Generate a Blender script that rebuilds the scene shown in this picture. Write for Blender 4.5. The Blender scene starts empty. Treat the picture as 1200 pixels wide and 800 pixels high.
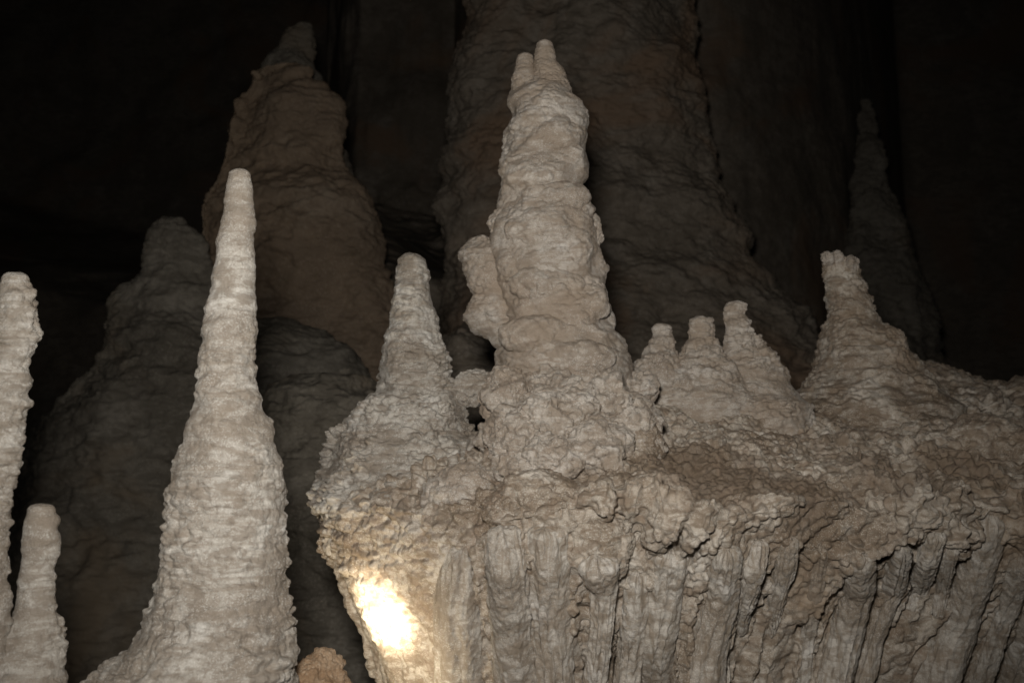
import bpy, math, random
import numpy as np
from mathutils import Vector
from mathutils.bvhtree import BVHTree

S = bpy.context.scene
COL = S.collection
F = 35.0 / 36.0 * 1200.0           # focal length in photograph pixels
PITCH = math.radians(8.0)
CAM = np.array([0.0, 0.0, 1.6])
CP, SP = math.cos(PITCH), math.sin(PITCH)
f32 = np.float32


def ray(px, py):
    xc = (px - 600.0) / F
    yc = (400.0 - py) / F
    return np.array([xc, CP - yc * SP, SP + yc * CP])


def at(px, py, Y):
    """World point on the plane y = Y seen at photograph pixel px, py."""
    d = ray(px, py)
    return CAM + d * (Y / d[1])


# ------------------------------------------------------------------ noise
def _h(ix, iy, iz, seed):
    n = (ix * np.uint32(374761393) + iy * np.uint32(668265263) +
         iz * np.uint32(2246822519) + np.uint32((seed * 3266489917) & 0xFFFFFFFF))
    n = (n ^ (n >> np.uint32(15))) * np.uint32(2246822519)
    n = (n ^ (n >> np.uint32(13))) * np.uint32(3266489917)
    n = n ^ (n >> np.uint32(16))
    return n


def _u(n):
    return n.astype(f32) * f32(1.0 / 4294967296.0)


def vnoise(p, seed=0):
    fl = np.floor(p)
    t = (p - fl).astype(f32)
    t = t * t * t * (t * (t * 6 - 15) + 10)
    i = fl.astype(np.int32).astype(np.uint32)
    one = np.uint32(1)
    x, y, z = i[:, 0], i[:, 1], i[:, 2]
    tx, ty, tz = t[:, 0], t[:, 1], t[:, 2]
    def c(a, b, d):
        return _u(_h(x + np.uint32(a), y + np.uint32(b), z + np.uint32(d), seed))
    x00 = c(0, 0, 0) * (1 - tx) + c(1, 0, 0) * tx
    x10 = c(0, 1, 0) * (1 - tx) + c(1, 1, 0) * tx
    x01 = c(0, 0, 1) * (1 - tx) + c(1, 0, 1) * tx
    x11 = c(0, 1, 1) * (1 - tx) + c(1, 1, 1) * tx
    return ((x00 * (1 - ty) + x10 * ty) * (1 - tz) + (x01 * (1 - ty) + x11 * ty) * tz) * 2 - 1


def fbm(p, seed=0, octv=4, gain=0.5, lac=2.03):
    a, tot = 1.0, 0.0
    out = np.zeros(len(p), f32)
    q = p.astype(f32)
    for o in range(octv):
        out += a * vnoise(q, seed + o * 17)
        tot += a
        a *= gain
        q = q * f32(lac) + f32(3.7)
    return out / f32(tot)


def worley(p, seed=0):
    p = p.astype(f32)
    fl = np.floor(p)
    fr = p - fl
    i = fl.astype(np.int32).astype(np.uint32)
    f1 = np.full(len(p), 9.0, f32)
    f2 = np.full(len(p), 9.0, f32)
    cid = np.zeros(len(p), f32)
    k = f32(1 / 1024.0)
    for a in (-1, 0, 1):
        for b in (-1, 0, 1):
            for c in (-1, 0, 1):
                n = _h(i[:, 0] + np.uint32(a & 0xFFFFFFFF), i[:, 1] + np.uint32(b & 0xFFFFFFFF),
                       i[:, 2] + np.uint32(c & 0xFFFFFFFF), seed)
                dx = (n & np.uint32(1023)).astype(f32) * k + a - fr[:, 0]
                dy = ((n >> np.uint32(10)) & np.uint32(1023)).astype(f32) * k + b - fr[:, 1]
                dz = ((n >> np.uint32(20)) & np.uint32(1023)).astype(f32) * k + c - fr[:, 2]
                d = dx * dx + dy * dy + dz * dz
                m = d < f1
                f2 = np.where(m, f1, np.minimum(f2, d))
                cid = np.where(m, (n >> np.uint32(7) & np.uint32(255)).astype(f32) / 255, cid)
                f1 = np.where(m, d, f1)
    return np.sqrt(f1), np.sqrt(f2), cid


def dome(p, size, seed, squash=1.0, k=7.0):
    """Cauliflower nodules of mixed size that grow softly into each other, about 0..1."""
    q = (p / size * np.array([1, 1, squash])).astype(f32)
    q = q + f32(0.15) * np.stack([vnoise(q * f32(1.3), seed + 5), vnoise(q * f32(1.3), seed + 6), vnoise(q * f32(1.3), seed + 7)], 1)
    fl = np.floor(q)
    fr = q - fl
    i = fl.astype(np.int32).astype(np.uint32)
    tot = np.ones(len(q), f32)
    m = f32(1 / 1024.0)
    for a in (-1, 0, 1):
        for b in (-1, 0, 1):
            for c in (-1, 0, 1):
                n = _h(i[:, 0] + np.uint32(a & 0xFFFFFFFF), i[:, 1] + np.uint32(b & 0xFFFFFFFF),
                       i[:, 2] + np.uint32(c & 0xFFFFFFFF), seed)
                dx = (n & np.uint32(1023)).astype(f32) * m + a - fr[:, 0]
                dy = ((n >> np.uint32(10)) & np.uint32(1023)).astype(f32) * m + b - fr[:, 1]
                dz = ((n >> np.uint32(20)) & np.uint32(1023)).astype(f32) * m + c - fr[:, 2]
                r = 0.45 + 0.5 * ((n * np.uint32(2654435761)) >> np.uint32(24)).astype(f32) / 255
                tot += np.exp(np.clip(k * r * (1 - (dx * dx + dy * dy + dz * dz) / (r * r)), -12, 12))
    return (np.log(tot) / k).astype(f32)


# ------------------------------------------------------------------ meshes
def grid_normals(P):
    du = np.roll(P, -1, 1) - np.roll(P, 1, 1)
    dv = np.empty_like(P)
    dv[1:-1] = P[2:] - P[:-2]
    dv[0] = P[1] - P[0]
    dv[-1] = P[-1] - P[-2]
    n = np.cross(dv, du)
    l = np.linalg.norm(n, axis=2, keepdims=True)
    return n / np.maximum(l, 1e-9)


def mesh_from_grid(name, P, mat, parent=None, wrap=True, loc=None):
    """P is rows x cols x 3 in world space; one linked mesh object."""
    nv, nu = P.shape[:2]
    if loc is None:
        loc = np.array([P[..., 0].mean(), P[..., 1].mean(), P[..., 2].min()])
    idx = np.arange(nv * nu, dtype=np.int32).reshape(nv, nu)
    if wrap:
        nx = np.roll(idx, -1, 1)
        a, b, c, d = idx[:-1], nx[:-1], nx[1:], idx[1:]
    else:
        a, b, c, d = idx[:-1, :-1], idx[:-1, 1:], idx[1:, 1:], idx[1:, :-1]
    q = np.stack([a, b, c, d], -1).reshape(-1, 4)
    me = bpy.data.meshes.new(name)
    me.vertices.add(nv * nu)
    me.vertices.foreach_set('co', (P.reshape(-1, 3) - loc).astype(f32).ravel())
    me.loops.add(q.size)
    me.loops.foreach_set('vertex_index', q.ravel())
    me.polygons.add(len(q))
    me.polygons.foreach_set('loop_start', np.arange(0, q.size, 4, dtype=np.int32))
    me.polygons.foreach_set('use_smooth', np.ones(len(q), bool))
    me.update(calc_edges=True)
    me.validate()
    me.materials.append(mat)
    ob = bpy.data.objects.new(name, me)
    COL.objects.link(ob)
    ob.location = loc
    if parent is not None:
        ob.parent = parent
        ob.location = Vector(loc) - parent.location
    return ob


def tag(o, label=None, cat=None, group=None, kind=None):
    if label: o['label'] = label
    if cat: o['category'] = cat
    if group: o['group'] = group
    if kind: o['kind'] = kind
    return o


def thing(name, loc, label, cat, group=None):
    o = bpy.data.objects.new(name, None)
    o.empty_display_size = 0.1
    COL.objects.link(o)
    o.location = loc
    return tag(o, label, cat, group)


def front_angles(n, front=0.78):
    """Angles round a ring, most of them on the side facing the viewer (-y)."""
    nf = int(n * front)
    a = np.linspace(-math.pi - 0.35, 0.35, nf, endpoint=False)
    b = np.linspace(0.35, math.pi - 0.35, n - nf, endpoint=False)
    return np.concatenate([a, b])


def smooth1(v, k):
    if k < 2: return v
    w = np.hanning(k + 2)[1:-1]
    w /= w.sum()
    pad = np.concatenate([np.full(k, v[0]) * 2 - v[k:0:-1], v, np.full(k, v[-1]) * 2 - v[-2:-k - 2:-1]])
    return np.convolve(pad, w, 'same')[k:-k]


def lathe_grid(rows, Y, nz, nu, ratio=0.9, cap=0.5, sm=9, bury=0.0, lean=0.0, flare=1.15):
    """Rings through photograph rows (py, x left, x right) at depth Y, real 3D rings with their own depth."""
    rows = sorted(rows)
    L, R = [], []
    for py, xl, xr in rows:
        a, b = at(xl, py, Y), at(xr, py, Y)
        L.append((a[2], a[0])); R.append(b[0])
    z = np.array([l[0] for l in L]); xl = np.array([l[1] for l in L]); xr = np.array(R)
    c, r = (xl + xr) / 2, (xr - xl) / 2
    if bury:
        z = np.append(z, z[-1] - bury); c = np.append(c, c[-1]); r = np.append(r, r[-1] * flare)
    zz = np.linspace(z[0], z[-1], nz)
    cc = smooth1(np.interp(-zz, -z, c), sm)
    rr = smooth1(np.interp(-zz, -z, r), sm)
    # rounded tip above the first row
    h = r[0] * 2 * cap
    m = max(8, int(nz * h / max(1e-6, z[0] - z[-1])))
    t = np.linspace(0.02, 1, m, endpoint=False)
    zc = z[0] + h * np.cos(t * math.pi / 2)
    rc = rr[0] * np.sin(t * math.pi / 2)
    zz = np.concatenate([zc, zz]); cc = np.concatenate([np.full(m, cc[0]), cc]); rr = np.concatenate([rc, rr])
    th = front_angles(nu)
    P = np.empty((len(zz), nu, 3))
    P[..., 0] = cc[:, None] + rr[:, None] * np.cos(th)[None]
    P[..., 1] = Y + ratio * rr[:, None] * np.sin(th)[None] + lean * (zz - zz[-1])[:, None]
    P[..., 2] = zz[:, None]
    return P


def displace(P, fn, taper=0.0):
    n = grid_normals(P)
    d = fn(P.reshape(-1, 3).astype(f32)).reshape(P.shape[:2] + (1,))
    if taper:                                   # calmer skin where the ring is narrow
        r = (P[..., 0].max(1) - P[..., 0].min(1)) / 2
        d = d * np.clip(r / taper, 0.3, 1.0)[:, None, None]
    return P + n * d


# rock surface recipes, all in metres -------------------------------------
def rings(p, seed, freq, amp, warp=0.5):
    q = p * np.array([5, 5, freq], f32)
    q[:, 2] += warp * 2 * vnoise(p * f32(7), seed + 3)
    n = vnoise(q, seed)
    return amp * (1.5 * n + 0.5 * vnoise(q * f32(2.1), seed + 7)).astype(f32)


def stalag_skin(seed, lump=0.012, ring=0.007, pop=0.010, size=0.045, freq=26, fine=1.0, big=0.22):
    def big_fn(p):
        return lump * 1.6 * vnoise(p / f32(big), seed) + rings(p, seed + 9, freq, ring) + rings(p, seed + 19, freq * 2.3, ring * 0.45)
    def fine_fn(p):
        w = np.clip(0.75 + 1.1 * vnoise(p * f32(6), seed + 41), 0.12, 1.6)
        w2 = np.clip(0.75 + 1.1 * vnoise(p * f32(9), seed + 42), 0.2, 1.5)
        d = pop * 1.1 * w * dome(p, size * 1.5, seed + 11, 2.6)          # overlapping scallops
        d += pop * 1.1 * w2 * dome(p, size * 0.8, seed + 1, 1.6)
        d += pop * 0.75 * w2 * fine * dome(p, size * 0.42, seed + 2, 1.4)
        d += pop * 0.25 * fine * fbm(p * f32(70), seed + 3, 4)
        return d - pop * 1.45
    return big_fn, fine_fn


def stalagmite(name, rows, Y, mat, nz, nu, seed, parent=None, ratio=0.9, cap=0.5, bury=0.0, sm=9, flare=1.15, tp=0.07, **k):
    P = lathe_grid(rows, Y, nz, nu, ratio, cap, sm, bury, flare=flare)
    fb, ff = stalag_skin(seed, **k)
    P = displace(P, fb, 0.07)
    P = displace(P, ff, tp)
    return mesh_from_grid(name, P, mat, parent)


def blob(name, c, r, mat, parent=None, seed=0, n=120, lump=0.25, pop=0.01, size=0.045, fine=1.0, rings_amp=0.0):
    """A knobbly rounded lump with centre c and radii r."""
    v = np.linspace(0.01, math.pi - 0.01, n)
    th = front_angles(int(n * 1.7))
    P = np.empty((n, len(th), 3))
    P[..., 0] = c[0] + r[0] * np.sin(v)[:, None] * np.cos(th)
    P[..., 1] = c[1] + r[1] * np.sin(v)[:, None] * np.sin(th)
    P[..., 2] = c[2] + r[2] * np.cos(v)[:, None]
    m = min(r)
    P = displace(P, lambda p: lump * m * fbm(p / f32(m * 1.1), seed, 3) + (rings(p, seed + 4, 3.0 / m, rings_amp) if rings_amp else 0))
    P = displace(P, lambda p: pop * (dome(p, size, seed + 1, 1.3) + 0.5 * fine * dome(p, size * 0.42, seed + 2) +
                                     0.35 * fine * fbm(p * f32(4.3 / size), seed + 3, 3) - 0.7))
    return mesh_from_grid(name, P, mat, parent)


# ------------------------------------------------------------------ materials
def rock(name, base, dark, pale, stain=None, scale=1.0, silt=None, silt_amt=0.0, bump=0.9, rough=0.78, contrast=1.0, band=None, band_amt=0.0, band_scale=(3, 3, 26), mud=()):
    m = bpy.data.materials.new(name)
    m.use_nodes = True
    nt = m.node_tree
    N, L = nt.nodes, nt.links
    b = N['Principled BSDF']
    b.inputs['Roughness'].default_value = rough
    b.inputs['Specular IOR Level'].default_value = 0.25
    geo = N.new('ShaderNodeNewGeometry')
    def noise(sc, det=6, rg=0.6, dist=0.0):
        n = N.new('ShaderNodeTexNoise')
        n.inputs['Scale'].default_value = sc * scale
        n.inputs['Detail'].default_value = det
        n.inputs['Roughness'].default_value = rg
        n.inputs['Distortion'].default_value = dist
        L.new(geo.outputs['Position'], n.inputs['Vector'])
        return n.outputs['Fac']
    def ramp(src, a, c):
        r = N.new('ShaderNodeMapRange')
        r.interpolation_type = 'SMOOTHSTEP'
        r.inputs['From Min'].default_value = a
        r.inputs['From Max'].default_value = c
        L.new(src, r.inputs['Value'])
        return r.outputs['Result']
    def mix(fac, a, c):
        x = N.new('ShaderNodeMix'); x.data_type = 'RGBA'
        if isinstance(fac, float): x.inputs['Factor'].default_value = fac
        else: L.new(fac, x.inputs['Factor'])
        for s, v in ((x.inputs['A'], a), (x.inputs['B'], c)):
            if isinstance(v, tuple): s.default_value = (*v, 1)
            else: L.new(v, s)
        return x.outputs['Result']
    def mul(a, k):
        x = N.new('ShaderNodeMath'); x.operation = 'MULTIPLY'
        L.new(a, x.inputs[0])
        if isinstance(k, float): x.inputs[1].default_value = k
        else: L.new(k, x.inputs[1])
        return x.outputs[0]
    c = mix(ramp(noise(3.2, 7, 0.62, 0.6), 0.40, 0.66), base, dark)
    c = mix(mul(ramp(noise(7.5, 6, 0.6), 0.50, 0.72), 0.8 * contrast), c, pale)
    c = mix(mul(ramp(noise(48, 5, 0.65), 0.46, 0.66), 0.65 * contrast), c, dark)
    c = mix(mul(ramp(noise(190, 3, 0.6), 0.48, 0.68), 0.6 * contrast), c, pale)
    mm = N.new('ShaderNodeMapping'); mm.inputs['Scale'].default_value = (15 * scale, 15 * scale, 34 * scale)
    L.new(geo.outputs['Position'], mm.inputs['Vector'])
    mn = N.new('ShaderNodeTexNoise'); mn.inputs['Scale'].default_value = 1.0; mn.inputs['Detail'].default_value = 4
    mn.inputs['Roughness'].default_value = 0.6; mn.inputs['Distortion'].default_value = 0.5
    L.new(mm.outputs['Vector'], mn.inputs['Vector'])
    c = mix(mul(ramp(mn.outputs['Fac'], 0.46, 0.62), 0.75 * contrast), c, dark)
    if stain:
        c = mix(mul(ramp(noise(1.7, 5, 0.6, 0.8), 0.52, 0.68), 0.75), c, stain)
    if silt:                                    # loose silt that settled on upward faces
        sx = N.new('ShaderNodeSeparateXYZ'); L.new(geo.outputs['Normal'], sx.inputs[0])
        up = ramp(sx.outputs['Z'], 0.30, 0.75)
        c = mix(mul(mul(up, ramp(noise(3.2, 5, 0.55, 0.5), 0.38, 0.60)), silt_amt), c, silt)
    for (cx, cy, cz, rad, amt) in mud:          # dried mud lying on the ledge
        vd = N.new('ShaderNodeVectorMath'); vd.operation = 'DISTANCE'
        vd.inputs[1].default_value = (cx, cy, cz)
        L.new(geo.outputs['Position'], vd.inputs[0])
        ad = N.new('ShaderNodeMath'); ad.operation = 'MULTIPLY_ADD'
        L.new(noise(6, 6, 0.65), ad.inputs[0]); ad.inputs[1].default_value = rad * 1.5
        L.new(vd.outputs['Value'], ad.inputs[2])
        c = mix(mul(ramp(ad.outputs[0], rad * 2.0, rad * 1.2), amt), c, (0.165, 0.12, 0.083))
    if band:                                    # growth bands round a stalagmite, or streaks down a curtain
        mp = N.new('ShaderNodeMapping'); mp.inputs['Scale'].default_value = band_scale
        L.new(geo.outputs['Position'], mp.inputs['Vector'])
        bn = N.new('ShaderNodeTexNoise'); bn.inputs['Scale'].default_value = 1.0; bn.inputs['Detail'].default_value = 5
        bn.inputs['Roughness'].default_value = 0.65; bn.inputs['Distortion'].default_value = 0.8
        L.new(mp.outputs['Vector'], bn.inputs['Vector'])
        c = mix(mul(ramp(bn.outputs['Fac'], 0.46, 0.64), band_amt), c, band)
    L.new(c, b.inputs['Base Color'])
    bp = N.new('ShaderNodeBump')
    bp.inputs['Strength'].default_value = bump
    bp.inputs['Distance'].default_value = 0.009 / scale
    L.new(noise(210 if bump > 0.4 else 60, 6, 0.7), bp.inputs['Height'])
    L.new(bp.outputs['Normal'], b.inputs['Normal'])
    return m


M_white = rock('pale_calcite', (0.52, 0.48, 0.425), (0.27, 0.225, 0.18), (0.70, 0.67, 0.62), band=(0.27, 0.22, 0.17), band_amt=0.6)
M_main = rock('cream_calcite', (0.54, 0.485, 0.425), (0.32, 0.26, 0.205), (0.70, 0.66, 0.61), stain=(0.36, 0.28, 0.21), band=(0.31, 0.245, 0.185), band_amt=0.6, band_scale=(4, 4, 13))
M_flow = rock('tan_flowstone', (0.52, 0.455, 0.38), (0.22, 0.165, 0.115), (0.69, 0.64, 0.57), stain=(0.30, 0.22, 0.15),
              silt=(0.19, 0.142, 0.10), silt_amt=0.6, band=(0.27, 0.20, 0.145), band_amt=0.5, band_scale=(10, 10, 6),
              mud=((0.64, 3.42, 1.62, 0.24, 0.85), (0.95, 3.40, 1.58, 0.2, 0.8), (1.35, 3.6, 1.57, 0.2, 0.75), (0.30, 3.55, 1.70, 0.10, 0.6), (1.72, 3.9, 1.66, 0.16, 0.6)))
M_drape = rock('grey_drapery', (0.56, 0.515, 0.455), (0.31, 0.255, 0.20), (0.70, 0.66, 0.61), stain=(0.33, 0.25, 0.18), band=(0.26, 0.205, 0.15), band_amt=0.7, band_scale=(30, 30, 2.5))
M_lamplit = rock('lamplit_flowstone', (0.42, 0.30, 0.20), (0.30, 0.19, 0.11), (0.52, 0.42, 0.31))  # orange of the warm lamp light is put into this stone's colour
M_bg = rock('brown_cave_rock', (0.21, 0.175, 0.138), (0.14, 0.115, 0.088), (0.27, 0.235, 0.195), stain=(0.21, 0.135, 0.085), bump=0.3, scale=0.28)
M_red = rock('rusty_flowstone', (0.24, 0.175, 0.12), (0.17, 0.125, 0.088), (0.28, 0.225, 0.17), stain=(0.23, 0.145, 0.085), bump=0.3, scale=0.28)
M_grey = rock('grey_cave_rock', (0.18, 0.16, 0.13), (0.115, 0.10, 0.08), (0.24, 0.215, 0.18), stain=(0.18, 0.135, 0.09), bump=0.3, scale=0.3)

# ------------------------------------------------------------------ stalagmites on the left
ob = stalagmite('stalagmite', [(328, 0, 33), (340, -3, 39), (356, -8, 43), (380, -12, 44), (396, -14, 46), (425, -20, 36),
    (469, -24, 29), (512, -30, 25), (550, -34, 25), (575, -38, 15), (612, -42, 11), (694, -50, 11), (760, -62, 16), (830, -72, 24)],
    2.55, M_white, 620, 260, 11, bury=0.95, pop=0.011, size=0.042, ring=0.004, lump=0.006, cap=0.3)
tag(ob, 'whitish stalagmite cut off by the left edge of the picture', 'stalagmite')

ob = stalagmite('stalagmite', [(599, 32, 65), (608, 30, 68), (640, 25, 70), (680, 21, 66), (716, 16, 66), (732, 8, 71), (748, -8, 75), (775, -16, 76), (830, -26, 78)],
    2.62, M_white, 420, 260, 23, bury=0.95, pop=0.010, size=0.040, ring=0.004, lump=0.005, tp=0.10, cap=0.3)
tag(ob, 'short stubby stalagmite low in the left corner, beside the cut off one', 'stalagmite')

ob = stalagmite('stalagmite', [(204, 266, 296), (217, 263, 298), (236, 260, 300), (255, 257, 301), (281, 251, 299), (311, 249, 298),
    (368, 243, 297), (394, 239, 296), (424, 233, 297), (458, 229, 302), (478, 226, 311), (492, 219, 317), (506, 211, 322),
    (545, 202, 329), (587, 198, 331), (630, 189, 330), (664, 184, 340), (706, 178, 341), (736, 163, 343), (757, 146, 346),
    (783, 121, 348), (812, 98, 352)],
    2.75, M_white, 1000, 420, 37, bury=0.8, pop=0.0125, size=0.050, ring=0.006, lump=0.006, freq=17, tp=0.15, sm=5, cap=0.28)
tag(ob, 'tallest slender stalagmite on the left, tapering from a wide knobbly foot to a blunt tip', 'stalagmite')

c = at(368, 812, 3.0)
ob = blob('flowstone_lump', c + np.array([0, 0, -0.05]), (0.095, 0.10, 0.165), M_lamplit, seed=51, lump=0.4, pop=0.014, size=0.035)
ob2 = None
tag(ob, 'small lump coloured orange brown by painted lamp light at the foot of the tallest left stalagmite', 'rock')

# ------------------------------------------------------------------ the big flowstone mass
mass_loc = (at(700, 500, 4.2)[0], 4.2, 0.0)
mass = thing('flowstone_mass', mass_loc, 'broad undercut flowstone mass carrying stalagmites, fluted draperies below its knobbly rim', 'flowstone')
AX, AY = mass_loc[0], 4.2
Z_RIM = 1.52


def build_mass():
    nu, nt, nb = 1500, 420, 520
    # dense on the viewer's side
    nf = 1330
    th = np.concatenate([np.linspace(-math.pi - 0.25, 0.12, nf, endpoint=False),
                         np.linspace(0.12, math.pi - 0.25, nu - nf, endpoint=False)])
    ct, st = np.cos(th), np.sin(th)
    rx = np.where(ct < 0, 1.15, 4.3)
    ry = 1.12
    R = 1.0 / np.sqrt((ct / rx) ** 2 + (st / ry) ** 2)
    # keep the right-hand angles evenly spaced in x by re-sampling along arc length
    X, Yy = R * ct, R * st
    fr = slice(0, nf)
    s = np.concatenate([[0], np.cumsum(np.hypot(np.diff(X[fr]), np.diff(Yy[fr])))])
    # weight: fewer samples outside the frame on the right
    w = np.interp(X[fr], [-3, 1.9, 2.6, 5], [1, 1, 0.25, 0.1])
    sw = np.concatenate([[0], np.cumsum(np.hypot(np.diff(X[fr]), np.diff(Yy[fr])) * (w[1:] + w[:-1]) / 2)])
    u = np.linspace(0, sw[-1], nf)
    X[fr] = np.interp(u, sw, X[fr].copy()); Yy[fr] = np.interp(u, sw, Yy[fr].copy())
    arc = np.concatenate([[0], np.cumsum(np.hypot(np.diff(X), np.diff(Yy)))])
    q1 = np.stack([X * 2.2, Yy * 2.2, np.zeros(nu)], 1)
    lob = 1 + 0.05 * fbm(q1, 71, 3)
    a = np.concatenate([np.linspace(0.01, 1, nt, endpoint=False) ** 0.75, np.ones(nb)])
    t = np.concatenate([np.zeros(nt), np.linspace(0, 1, nb)])
    ZX, ZZ = [-1.2, -0.4, 0.4, 0.9, 1.25, 1.5, 1.9, 2.15, 2.5], [1.80, 1.94, 2.00, 2.04, 2.04, 2.10, 2.19, 2.20, 2.12]
    H = 1.75
    zr = Z_RIM + 0.075 * fbm(q1 * 1.5, 83, 4)
    right = np.clip(X / 1.6, 0, 1)
    taper = 0.56 - 0.06 * right
    rad = np.where(t[:, None] > 0, 1 - taper[None] * (1 - (1 - t[:, None]) ** 1.15), a[:, None])
    P = np.empty((nt + nb, nu, 3))
    P[..., 0] = AX + X[None] * rad * np.where(t[:, None] > 0, lob[None], 1 + (lob[None] - 1) * a[:, None])
    P[..., 1] = AY + Yy[None] * rad * np.where(t[:, None] > 0, lob[None], 1 + (lob[None] - 1) * a[:, None])
    xa, ya = X[None] * a[:, None], Yy[None] * a[:, None]
    ar = np.clip(np.abs(ya) / (ry * np.sqrt(np.clip(1 - (xa / 4.3) ** 2, 1e-3, 1))), 0, 1)
    wr = np.clip(xa / 0.5, 0, 1)
    ae = np.where(t[:, None] > 0, 1.0, a[:, None] * (1 - wr) + ar * wr)
    zc = np.interp(AX + xa, ZX, ZZ)
    P[..., 2] = zr[None] + (zc - zr[None]) * (1 - ae ** 1.25) - t[:, None] * H
    P[..., 1] += (0.30 * np.clip(X, 0, 3) * np.clip(X / 0.6, 0, 1))[None]     # the mass runs away to the right
    # soften the rim itself
    for _ in range(22):
        fw = np.hanning(118)[:, None, None] ** 0.5
        a0, a1 = nt - 54, nt + 64
        P[a0:a1] += fw * ((P[a0 - 1:a1 - 1] + P[a0 + 1:a1 + 1]) / 2 - P[a0:a1])
    lw = np.clip((-0.15 - X) / 0.3, 0, 1)[None, :, None]       # the left end bulges instead of having a lip
    for _ in range(1500):
        a0, a1 = nt - 110, nt + 130
        P[a0:a1] += lw * np.hanning(240)[:, None, None] ** 0.5 * ((P[a0 - 1:a1 - 1] + P[a0 + 1:a1 + 1]) / 2 - P[a0:a1])
    T = np.repeat(t[:, None], nu, 1).ravel().astype(f32)
    A = np.repeat(a[:, None], nu, 1).ravel().astype(f32)
    ARC = np.repeat(arc[None], nt + nb, 0).ravel().astype(f32)

    slot = np.zeros_like(T)

    def large(p):
        d = 0.05 * fbm(p * f32(2.6), 91, 3)
        edge = np.exp(-((T - 0.05) / 0.07) ** 2) * (A > 0.75)
        d += (0.12 - 0.08 * np.clip((AX - 0.35 - p[:, 0]) / 0.3, 0, 1)) * edge * (dome(p, 0.25, 93, 1.1) - 0.35)
        top = (T == 0) * 1.0
        d += top * rings(p * np.array([1, 1, 1.0], f32), 97, 15, 0.022, 0.8)
        # flutes running down the undercut
        g = np.stack([ARC * 9.0, T * 1.1, np.zeros_like(T)], 1)
        g[:, 0] += 0.9 * vnoise(p * f32(3.1), 98)
        v1 = vnoise(g, 99)
        g2 = np.stack([ARC * 24.0, T * 1.8, np.zeros_like(T)], 1)
        g2[:, 0] += 0.8 * vnoise(p * f32(6.0), 198)
        v2 = vnoise(g2, 199)
        m = np.clip(0.55 + 1.3 * vnoise(p * np.array([2.2, 2.2, 3.5], f32), 200), 0, 1.25)
        m2 = np.clip(0.5 + 1.5 * vnoise(p * np.array([4, 4, 4.0], f32), 201), 0, 1.2)
        on = np.clip((T - 0.045 - 0.07 * vnoise(p * f32(4.5), 202)) / 0.06, 0, 1)
        left = np.clip((AX - 0.45 - p[:, 0]) / 0.15, 0, 1)
        d += on * (1 - 0.85 * left) * (0.03 * np.abs(v1) - 0.13 * m * np.exp(-(v1 / 0.19) ** 2) - 0.05 * m2 * np.exp(-(v2 / 0.25) ** 2) + 0.03)
        slot[:] = on * np.clip(m * np.exp(-(v1 / 0.30) ** 2) + m2 * np.exp(-(v2 / 0.35) ** 2), 0, 1)
        d -= on * 0.13 * np.clip((p[:, 0] - 0.05) / 0.5, 0, 1) * np.clip(T / 0.2, 0, 1)
        return d

    def fine(p):
        low = np.clip((T - 0.10) / 0.30, 0, 1)
        low = np.maximum(low, 0.9 * np.clip((AX - 0.55 - p[:, 0]) / 0.15, 0, 1) * np.clip((T - 0.10) / 0.08, 0, 1))
        w = np.clip(0.75 + 0.8 * vnoise(p * f32(3.5), 141), 0.2, 1.3)
        k = (1 - 0.74 * low) * w
        k *= 1 - 0.75 * slot
        k *= 1 - 0.25 * np.clip((p[:, 0] - 0.35) / 0.3, 0, 1) * (A < 0.93)
        for (mx, my, mz, mr) in ((0.64, 3.42, 1.62, 0.26), (0.95, 3.40, 1.58, 0.2)):
            k *= 1 - 0.7 * np.exp(-((p[:, 0] - mx) ** 2 + (p[:, 1] - my) ** 2 + (p[:, 2] - mz) ** 2) / (mr * mr))
        d = 0.046 * k * (dome(p, 0.12, 103, 1.5) - 0.6)
        d += 0.054 * k * (dome(p, 0.044, 105, 1.2, 9.0) - 0.6)
        d += 0.012 * low * (dome(p, 0.035, 111, 0.35) - 0.6)
        d += 0.020 * (1 - 0.7 * low) * (dome(p, 0.022, 107) - 0.6)
        d += 0.0035 * fbm(p * f32(80), 109, 3)
        return d
    P = displace(P, large)
    for _ in range(4):
        P = P * 0.5 + 0.25 * (np.roll(P, 1, 1) + np.roll(P, -1, 1))
        P[1:-1] = P[1:-1] * 0.5 + 0.25 * (P[2:] + P[:-2])
    P = displace(P, fine)
    return P


Pm = build_mass()
body = mesh_from_grid('body', Pm, M_flow, mass, loc=np.array([AX, AY, 0.0]))
step = 4
Pc = Pm[::step, ::step]
nv_, nu_ = Pc.shape[:2]
ii = np.arange(nv_ * nu_).reshape(nv_, nu_)
qq = np.stack([ii[:-1, :-1], ii[:-1, 1:], ii[1:, 1:], ii[1:, :-1]], -1).reshape(-1, 4)
BVH = BVHTree.FromPolygons([tuple(v) for v in Pc.reshape(-1, 3)], [tuple(int(i) for i in f) for f in qq])


def hit(px, py):
    d = Vector(ray(px, py)).normalized()
    h = BVH.ray_cast(Vector(CAM), d)
    return None if h[0] is None else np.array(h[0])


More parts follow.
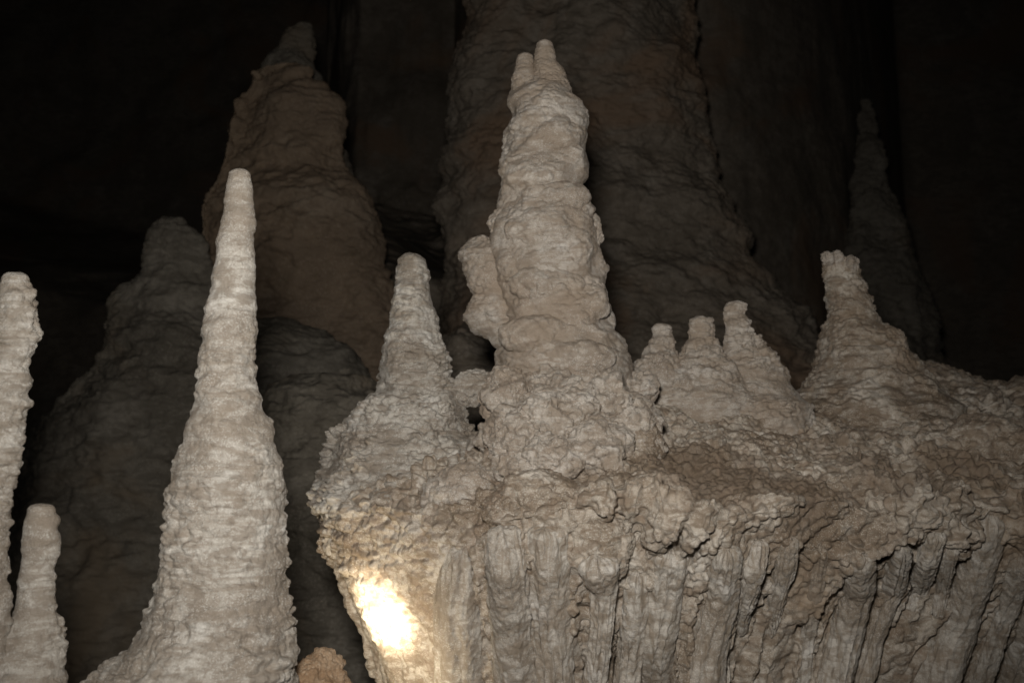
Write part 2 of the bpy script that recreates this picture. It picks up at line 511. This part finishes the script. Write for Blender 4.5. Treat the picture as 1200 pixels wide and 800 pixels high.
# draperies and drip columns clinging to the undercut, each a part of the mass
def drapery(name, pts, mat, seed, sink=0.05, pop=0.007, size=0.03, label=None, flut=0.006):
    """pts: photograph points down the column with its width there; it sits on the surface behind it."""
    C, Rr = [], []
    for px, py, w in pts:
        h = hit(px, min(py, 799))
        if h is None: continue
        if py > 799:
            h2 = hit(px, 770)
            h = h + (h - (h2 if h2 is not None else h)) * (py - 799) / 29.0
        r = w / 2 * h[1] / F
        d = ray(px, py); d = d / np.linalg.norm(d)
        C.append(h + d * r * sink); Rr.append(r)
    C = np.array(C); Rr = np.array(Rr)
    n = 260; nu = 120
    k = np.linspace(0, len(C) - 1, n)
    i = np.arange(len(C))
    cx = np.stack([smooth1(np.interp(k, i, C[:, j]), 41) for j in range(3)], 1)
    rr = smooth1(np.interp(k, i, Rr), 31)
    e = np.minimum(k / max(1e-6, k[-1]), 1)
    rr = rr * np.sqrt(np.clip(1 - (1 - np.clip(e / 0.08, 0, 1)) ** 2, 0.0004, 1))
    th = front_angles(nu)
    tan = np.gradient(cx, axis=0); tan /= np.linalg.norm(tan, axis=1, keepdims=True)
    ex = np.cross(tan, np.array([0, 1.0, 0])); ex /= np.linalg.norm(ex, axis=1, keepdims=True)
    ex = -ex if ex[:, 0].mean() < 0 else ex
    ey = np.array([0, 1.0, 0]) - tan * tan[:, 1:2]; ey /= np.linalg.norm(ey, axis=1, keepdims=True)
    P = cx[:, None] + rr[:, None, None] * (np.cos(th)[None, :, None] * ex[:, None] + np.sin(th)[None, :, None] * ey[:, None])
    TH = np.repeat(th[None], n, 0).ravel().astype(f32)
    KK = np.repeat(k[:, None], nu, 1).ravel().astype(f32)
    def lf(p):
        g = np.stack([TH * 2.6 + 0.5 * vnoise(p * f32(7), seed), KK * 0.5, np.zeros_like(KK)], 1)
        return 0.005 * fbm(p * f32(9), seed + 1, 3) + flut * (1 - 2 * np.abs(vnoise(g, seed + 2)))
    P = displace(P, lf)
    P = displace(P, lambda p: pop * (dome(p, size, seed + 3, 0.35) - 0.5) + pop * 0.6 * (dome(p, size * 0.4, seed + 4, 0.5) - 0.5) + 0.002 * fbm(p * f32(80), seed + 5, 3))
    o = mesh_from_grid(name, P, mat, mass)
    if label: o['label'] = label
    return o


cols = [
    ([(545, 640, 34), (536, 700, 52), (540, 760, 60), (545, 830, 64)], None),
    ([(588, 618, 40), (592, 660, 46), (600, 730, 48), (606, 830, 48)], None),
    ([(640, 614, 42), (642, 660, 50), (646, 730, 48), (650, 830, 46)], None),
    ([(700, 650, 52), (707, 690, 28), (706, 740, 25), (698, 800, 26), (696, 835, 30)], 'narrow smooth drip column below a bulbous knob'),
    ([(748, 668, 22), (744, 720, 30), (738, 770, 28), (732, 830, 30)], None),
    ([(786, 640, 48), (780, 690, 44), (768, 750, 46), (762, 830, 50)], None),
    ([(852, 640, 34), (846, 690, 40), (830, 750, 44), (815, 830, 56)], None),
    ([(888, 632, 26), (882, 668, 28), (872, 705, 24), (864, 735, 18)], None),
    ([(925, 628, 22), (918, 670, 24), (908, 710, 18), (902, 740, 12)], None),
    ([(964, 640, 14), (956, 690, 16), (946, 745, 16), (934, 830, 22)], None),
    ([(1012, 650, 30), (1004, 690, 36), (990, 745, 36), (968, 830, 40)], None),
    ([(1058, 640, 24), (1044, 690, 26), (1022, 745, 26), (1000, 830, 34)], None),
    ([(1098, 622, 24), (1086, 655, 24), (1076, 690, 20), (1068, 715, 12)], None),
    ([(1128, 610, 20), (1112, 650, 16), (1104, 690, 14), (1098, 720, 12)], None),
    ([(1160, 600, 36), (1144, 660, 44), (1118, 730, 50), (1082, 830, 58)], 'broad pale slanting drapery'),
    ([(1196, 650, 22), (1182, 700, 28), (1162, 750, 26), (1134, 830, 36)], None),
    ([(1236, 640, 30), (1216, 700, 36), (1196, 760, 36), (1176, 830, 40)], None),
]
for n_, (pts, lab) in enumerate(cols):
    drapery('drapery', pts, M_drape, 300 + n_ * 13, label=lab, sink=(-1.2 if lab and 'narrow' in lab else (0.2, -0.1, 0.35)[n_ % 3]))

# knobs bulging over the rim
knobs = [(540, 575, 46, 34), (632, 582, 48, 30), (700, 636, 44, 44), (590, 600, 24, 20), (668, 520, 60, 42), (742, 520, 34, 34),
         (600, 545, 40, 30), (745, 640, 20, 30), (1150, 520, 44, 34), (1190, 530, 36, 30)]
for n_, (px, py, a_, b_) in enumerate(knobs):
    h = hit(px, py)
    if h is None: continue
    k_ = h[1] / F
    d = ray(px, py)
    blob('knob', h + d * a_ * k_ * 0.2, (a_ * k_, a_ * k_ * 0.8, b_ * k_), M_main if px < 560 else M_flow, mass, seed=500 + n_ * 7, n=170,
         lump=0.35, pop=0.016, size=0.055)

# ------------------------------------------------------------------ stalagmites standing on the mass
ob = stalagmite('stalagmite', [(305, 466, 500), (316, 462, 503), (345, 459, 507), (371, 454, 514), (397, 447, 519), (420, 443, 526),
    (442, 441, 529), (458, 441, 533), (466, 424, 538), (480, 412, 545), (495, 402, 552), (514, 387, 560), (540, 381, 585), (568, 370, 606), (590, 364, 618), (600, 372, 615)],
    3.98, M_white, 700, 460, 61, bury=0.10, flare=0.5, pop=0.020, size=0.05, ring=0.003, lump=0.004, freq=17, tp=0.20, ratio=1.08, sm=5, cap=0.28)
tag(ob, 'conical stalagmite on the left end of the ledge, on a knobbly foot of round nodules', 'stalagmite')

main = thing('stalagmite', at(645, 600, 3.9), 'largest and tallest stalagmite, two small horns on top and knobs on its left flank', 'stalagmite')
stalagmite('trunk', [(102, 604, 668), (112, 599, 676), (124, 594, 685), (142, 592, 689), (161, 590, 689), (180, 588, 686),
    (191, 585, 689), (225, 585, 688), (251, 581, 695), (264, 575, 704), (300, 577, 705), (340, 579, 710), (365, 580, 718), (385, 581, 724),
    (405, 582, 735), (425, 580, 742), (445, 578, 746), (470, 576, 750), (500, 578, 750), (570, 580, 750)],
    3.9, M_main, 950, 480, 73, parent=main, cap=0.12, bury=0.3, pop=0.0075, size=0.05, ring=0.011, lump=0.011, freq=10, big=0.09, sm=5)
stalagmite('horn', [(53, 628, 649), (60, 626, 652), (72, 625, 654), (80, 624, 662), (92, 624, 666), (112, 616, 674)], 3.88, M_main, 160, 120, 77, sm=3, cap=0.3, parent=main, pop=0.005, size=0.025, ring=0.002, lump=0.008, ratio=0.9)
stalagmite('horn', [(68, 604, 626), (76, 602, 628), (88, 598, 632), (112, 597, 638)], 3.9, M_main, 140, 120, 79, sm=3, cap=0.3, parent=main, pop=0.005, size=0.025, ring=0.002, lump=0.008)
stalagmite('side_lobe', [(283, 546, 584), (289, 539, 600), (297, 535, 620), (312, 539, 630), (328, 545, 630), (347, 556, 640), (358, 550, 640), (372, 546, 640), (388, 556, 640), (402, 574, 640), (412, 584, 640)],
    3.93, M_main, 260, 240, 601, parent=main, cap=0.12, pop=0.009, size=0.045, ring=0.004, lump=0.014, sm=5, ratio=0.8)
k_ = 3.9 / F
for n_, (px, py, a_, b_) in enumerate([(586, 264, 13, 18), (695, 272, 12, 24)]):
    blob('side_knob', at(px, py, 3.86), (a_ * k_, a_ * k_, b_ * k_), M_main, main, seed=600 + n_ * 9, n=120, lump=0.5, pop=0.010, size=0.04)
for n_, (px, py, a_, b_, out) in enumerate([(650, 158, 34, 20, 0.012), (622, 205, 32, 20, 0.015), (662, 232, 30, 22, 0.02), (628, 270, 36, 20, 0.012), (668, 292, 30, 24, 0.02),
        (640, 334, 44, 22, 0.015), (684, 356, 32, 24, 0.015), (626, 392, 40, 22, 0.018), (672, 420, 46, 20, 0.025)]):
    cx_ = np.interp(py, [150, 250, 340, 430], [640, 640, 645, 660]); hw = np.interp(py, [150, 250, 340, 430], [49, 57, 65, 82])
    Yf = 3.9 - 0.9 * k_ * math.sqrt(max(0.05, hw ** 2 - (px - cx_) ** 2))
    blob('flow_tier', at(px, py, Yf + 0.05 - out), (a_ * k_, 0.06, b_ * k_), M_main, main, seed=900 + n_ * 9, n=150, lump=0.35, pop=0.006, size=0.04)
# nodular skirt at its foot
for n_, (px, py, a_, b_, Y_) in enumerate([(592, 470, 30, 40, 3.66), (600, 515, 40, 36, 3.52), (640, 462, 34, 34, 3.66), (668, 486, 40, 38, 3.56),
        (640, 505, 34, 34, 3.5), (712, 478, 34, 44, 3.62), (738, 505, 36, 42, 3.58), (700, 528, 44, 34, 3.46), (655, 540, 40, 28, 3.42),
        (742, 456, 30, 26, 3.92), (756, 530, 20, 26, 3.5), (612, 548, 34, 24, 3.42)]):
    k_ = Y_ / F
    blob('foot_lobe', at(px, py, Y_), (a_ * k_, a_ * k_ * 1.3, b_ * k_), M_main, main, seed=640 + n_ * 9, n=170, lump=0.55, pop=0.024, size=0.062)

c = at(554, 454, 3.95)
ob = blob('flowstone_lump', c, (0.080, 0.07, 0.074), M_white, seed=661, n=160, lump=0.4, pop=0.012, size=0.04)
tag(ob, 'small rounded pale lump between the conical stalagmite and the largest one', 'rock')

small = 'small stalagmites in a row on the ledge'
ob = stalagmite('stalagmite', [(385, 759, 790), (392, 761, 790), (402, 756, 791), (414, 746, 797), (440, 726, 816), (465, 712, 830)], 4.2, M_main, 260, 240, 81, bury=0.3, ratio=0.7, cap=0.25,
                pop=0.014, size=0.05, ring=0.005, lump=0.008)
tag(ob, 'lowest of the three small stalagmites, nearest the largest one', 'stalagmite', small)
ob = stalagmite('stalagmite', [(378, 806, 836), (389, 803, 838), (401, 800, 841), (415, 792, 850), (440, 772, 872), (466, 750, 890)], 4.2, M_main, 300, 260, 83, bury=0.3, ratio=0.7, cap=0.25,
                pop=0.014, size=0.05, ring=0.005, lump=0.008)
tag(ob, 'flat topped middle one of the three small stalagmites', 'stalagmite', small)
ob = stalagmite('stalagmite', [(359, 848, 876), (368, 845, 876), (387, 843, 884), (406, 840, 898), (425, 836, 914), (444, 830, 927), (463, 812, 942), (474, 800, 955)], 4.26, M_main, 340, 300, 85, bury=0.3, ratio=0.7, cap=0.25,
                pop=0.014, size=0.05, ring=0.005, lump=0.008)
tag(ob, 'highest of the three small stalagmites, a lopsided cone with a long right slope', 'stalagmite', small)

rt = thing('stalagmite', at(1010, 480, 4.75), 'broken topped stalagmite on the right, with a jagged tip and a shoulder on its right', 'stalagmite')
stalagmite('trunk', [(304, 961, 1003), (310, 960, 1005), (337, 964, 1018), (360, 968, 1026), (376, 971, 1032), (386, 966, 1044), (400, 961, 1056), (416, 956, 1070), (435, 953, 1085), (458, 936, 1102), (480, 915, 1125)],
    4.75, M_flow, 420, 360, 87, parent=rt, cap=0.12, bury=0.3, pop=0.013, size=0.055, ring=0.005, lump=0.006, freq=15, sm=3)
k_ = 4.75 / F
blob('shoulder', at(1040, 412, 4.70), (22 * k_, 24 * k_, 28 * k_), M_flow, rt, seed=701, n=140, lump=0.3, pop=0.01, size=0.045)
blob('tip', at(970, 303, 4.70), (8 * k_, 9 * k_, 9 * k_), M_main, rt, seed=703, n=70, lump=0.4, pop=0.006, size=0.03)
blob('tip', at(982, 302, 4.70), (6 * k_, 8 * k_, 9 * k_), M_main, rt, seed=705, n=70, lump=0.4, pop=0.006, size=0.03)
blob('tip', at(997, 309, 4.70), (8 * k_, 12 * k_, 10 * k_), M_main, rt, seed=707, n=70, lump=0.4, pop=0.006, size=0.03)

# ------------------------------------------------------------------ the cave behind
def bg_skin(seed, s):
    def b(p):
        return s * 0.5 * fbm(p * f32(0.55 / s), seed, 3) - s * 0.12
    def f(p):
        q = p * np.array([1, 1, 1.7], f32)
        w = np.clip(0.5 + vnoise(p / f32(s * 1.7), seed + 8), 0.1, 1.2)
        return s * 0.05 * w * (dome(p, s * 0.8, seed + 1, 1.2) - 0.3) + s * 0.13 * fbm(q * f32(1.8 / s), seed + 2, 6, 0.55) + 0.05 * fbm(p * np.array([1, 1, 2.2], f32) * f32(4.5), seed + 12, 4, 0.6)
    return b, f


def bg_lathe(name, rows, Y, mat, seed, s=0.5, nz=360, nu=420, ratio=0.8, cap=0.3, bury=0.3, parent=None, flutes=0.0):
    P = lathe_grid(rows, Y, nz, nu, ratio, cap, 15, bury)
    b, f = bg_skin(seed, s)
    P = displace(P, b)
    if flutes:
        TH = np.repeat(front_angles(nu)[None], len(P), 0).ravel().astype(f32)
        def fl(p):
            g = np.stack([TH * 7 + 0.8 * vnoise(p * f32(1.2), seed + 31), p[:, 2] * 0.5, np.zeros_like(TH)], 1)
            return flutes * (1 - 2 * np.abs(fbm(g, seed + 33, 2)))
        P = displace(P, fl)
    P = displace(P, f)
    return mesh_from_grid(name, P, mat, parent)


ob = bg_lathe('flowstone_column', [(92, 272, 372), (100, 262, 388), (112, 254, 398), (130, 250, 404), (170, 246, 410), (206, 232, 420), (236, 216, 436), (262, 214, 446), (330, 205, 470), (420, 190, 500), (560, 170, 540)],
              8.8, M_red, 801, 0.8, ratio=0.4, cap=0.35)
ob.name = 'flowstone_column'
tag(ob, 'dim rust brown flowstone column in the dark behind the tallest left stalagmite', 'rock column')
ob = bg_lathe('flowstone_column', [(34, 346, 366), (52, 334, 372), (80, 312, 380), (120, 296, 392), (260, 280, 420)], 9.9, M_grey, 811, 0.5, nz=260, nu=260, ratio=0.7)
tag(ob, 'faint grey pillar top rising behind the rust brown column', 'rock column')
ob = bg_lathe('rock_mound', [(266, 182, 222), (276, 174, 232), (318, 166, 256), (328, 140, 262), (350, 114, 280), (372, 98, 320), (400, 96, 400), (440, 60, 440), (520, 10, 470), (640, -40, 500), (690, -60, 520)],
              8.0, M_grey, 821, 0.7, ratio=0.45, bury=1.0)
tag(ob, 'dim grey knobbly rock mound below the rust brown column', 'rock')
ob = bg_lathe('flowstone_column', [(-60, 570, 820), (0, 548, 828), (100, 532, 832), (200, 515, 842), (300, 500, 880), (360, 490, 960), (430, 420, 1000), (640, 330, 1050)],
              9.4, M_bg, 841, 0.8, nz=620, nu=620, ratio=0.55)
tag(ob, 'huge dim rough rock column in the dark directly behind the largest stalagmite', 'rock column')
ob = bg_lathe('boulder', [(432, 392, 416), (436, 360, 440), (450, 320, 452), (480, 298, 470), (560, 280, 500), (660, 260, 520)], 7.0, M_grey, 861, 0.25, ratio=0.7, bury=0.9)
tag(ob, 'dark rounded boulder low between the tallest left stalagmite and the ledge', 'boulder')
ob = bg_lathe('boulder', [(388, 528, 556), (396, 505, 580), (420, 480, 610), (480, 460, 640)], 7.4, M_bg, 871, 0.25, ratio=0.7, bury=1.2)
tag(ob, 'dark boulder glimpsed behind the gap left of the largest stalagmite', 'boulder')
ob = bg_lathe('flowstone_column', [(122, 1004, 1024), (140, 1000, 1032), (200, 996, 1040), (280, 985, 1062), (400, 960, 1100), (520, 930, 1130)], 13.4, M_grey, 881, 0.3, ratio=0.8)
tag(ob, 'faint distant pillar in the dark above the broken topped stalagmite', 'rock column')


def sheet(name, xs, zs, yfn, mat, seed, s, kind='structure'):
    X, Z = np.meshgrid(xs, zs)
    P = np.stack([X, yfn(X, Z), Z], -1)
    n = np.array([0, -1.0, 0])
    q = P.reshape(-1, 3).astype(f32)
    d = s * fbm(q * f32(0.4 / s), seed, 6, 0.48) + 0.2 * s * (dome(q, s * 1.1, seed + 1, 0.7) - 0.3) + s * 0.06 * (1 - 2 * np.abs(fbm(q * np.array([0.9, 0.9, 0.5], f32) / f32(s), seed + 3, 3)))
    d *= 1 - 0.7 * np.clip((q[:, 0] - 1.8) / 1.0, 0, 1)
    P = P + n * d.reshape(X.shape + (1,))
    o = mesh_from_grid(name, P, mat, wrap=False)
    return tag(o, kind=kind)


def wall_y(X, Z):
    near = np.clip((X + 2.9) / 0.8, 0, 1) * np.clip((0.6 - X) / 0.6, 0, 1) * np.clip((4.9 + 0.5 * np.sin(X * 3.1) - Z) / 1.2, 0, 1)
    near = near * near * (3 - 2 * near)
    return -2.0 * near + (11.2 + 9.0 * np.clip((-2.6 - X) / 2.2, 0, 1) ** 1.5 + 9.0 * np.clip((X - 2.2) / 6, 0, 1) ** 1.5
            + 5.0 * np.clip((Z - 3.4 - 0.25 * np.abs(X + 1.2)) / 2.5, 0, 1) * np.clip((1.0 - X) / 2, 0, 1))


w_ = sheet('cave_wall', np.concatenate([np.linspace(-26, -6, 90, endpoint=False), np.linspace(-6, 6, 800, endpoint=False), np.linspace(6, 26, 90)]), np.concatenate([np.linspace(-1.5, 6.5, 520, endpoint=False), np.linspace(6.5, 22, 90)]), wall_y, M_bg, 901, 0.75)

# cave floor, one sheet
xs, ys = np.meshgrid(np.linspace(-20, 20, 420), np.linspace(-4, 24, 380))
P = np.stack([xs, ys, np.zeros_like(xs)], -1)
q = P.reshape(-1, 3).astype(f32)
P[..., 2] = (0.02 + 0.10 * np.clip(ys - 4.5, 0, 8) + 0.12 * fbm(q * f32(1.1), 921, 5).reshape(xs.shape) + 0.10 * dome(q, 0.9, 923).reshape(xs.shape)) - 0.15
fl = mesh_from_grid('cave_floor', P, M_bg, wrap=False)
tag(fl, kind='structure')

# ------------------------------------------------------------------ light: one hand-held flash, one show-cave lamp
fl_ = bpy.data.lights.new('flash', 'SPOT'); fl_.energy = 1.0; fl_.color = (1.0, 0.965, 0.905)
fl_.energy = 470; fl_.spot_size = math.radians(94); fl_.spot_blend = 1.0; fl_.shadow_soft_size = 0.12
fo = bpy.data.objects.new('flash', fl_); COL.objects.link(fo); fo.location = (-0.10, 0.05, 1.95)
fo.rotation_euler = Vector(ray(580, 450)).to_track_quat('-Z', 'Y').to_euler()

target = hit(447, 722)
lamp_pos = target + np.array([-0.14, -0.48, -0.36])
# the lamp's reflector throws a narrow hot core inside a wide warm spill
for nm, en, ang in (('cave_lamp_core', 165, 31), ('cave_lamp_spill', 27, 110)):
    l = bpy.data.lights.new(nm, 'SPOT')
    l.energy = en; l.color = (1.0, 0.86, 0.62); l.spot_size = math.radians(ang); l.spot_blend = 1.0; l.shadow_soft_size = 0.05
    lo = bpy.data.objects.new(nm, l); COL.objects.link(lo)
    lo.location = lamp_pos
    lo.rotation_euler = Vector(target - lamp_pos).to_track_quat('-Z', 'Y').to_euler()

w = bpy.data.worlds.new('World'); S.world = w; w.use_nodes = True
bg = w.node_tree.nodes['Background']
bg.inputs['Color'].default_value = (0.9, 0.95, 1.0, 1)
bg.inputs['Strength'].default_value = 0.003

cam = bpy.data.cameras.new('Camera'); cam.lens = 35; cam.sensor_width = 36; cam.clip_end = 300
cam.dof.use_dof = True; cam.dof.focus_distance = 3.3; cam.dof.aperture_fstop = 2.8
co = bpy.data.objects.new('Camera', cam); COL.objects.link(co)
co.location = CAM; co.rotation_euler = (math.pi / 2 + PITCH, 0, 0)
S.camera = co
S.view_settings.view_transform = 'Standard'
S.view_settings.look = 'None'
S.view_settings.exposure = 0
S.view_settings.gamma = 1
S.view_settings.use_curve_mapping = False
S.cycles.max_bounces = 5
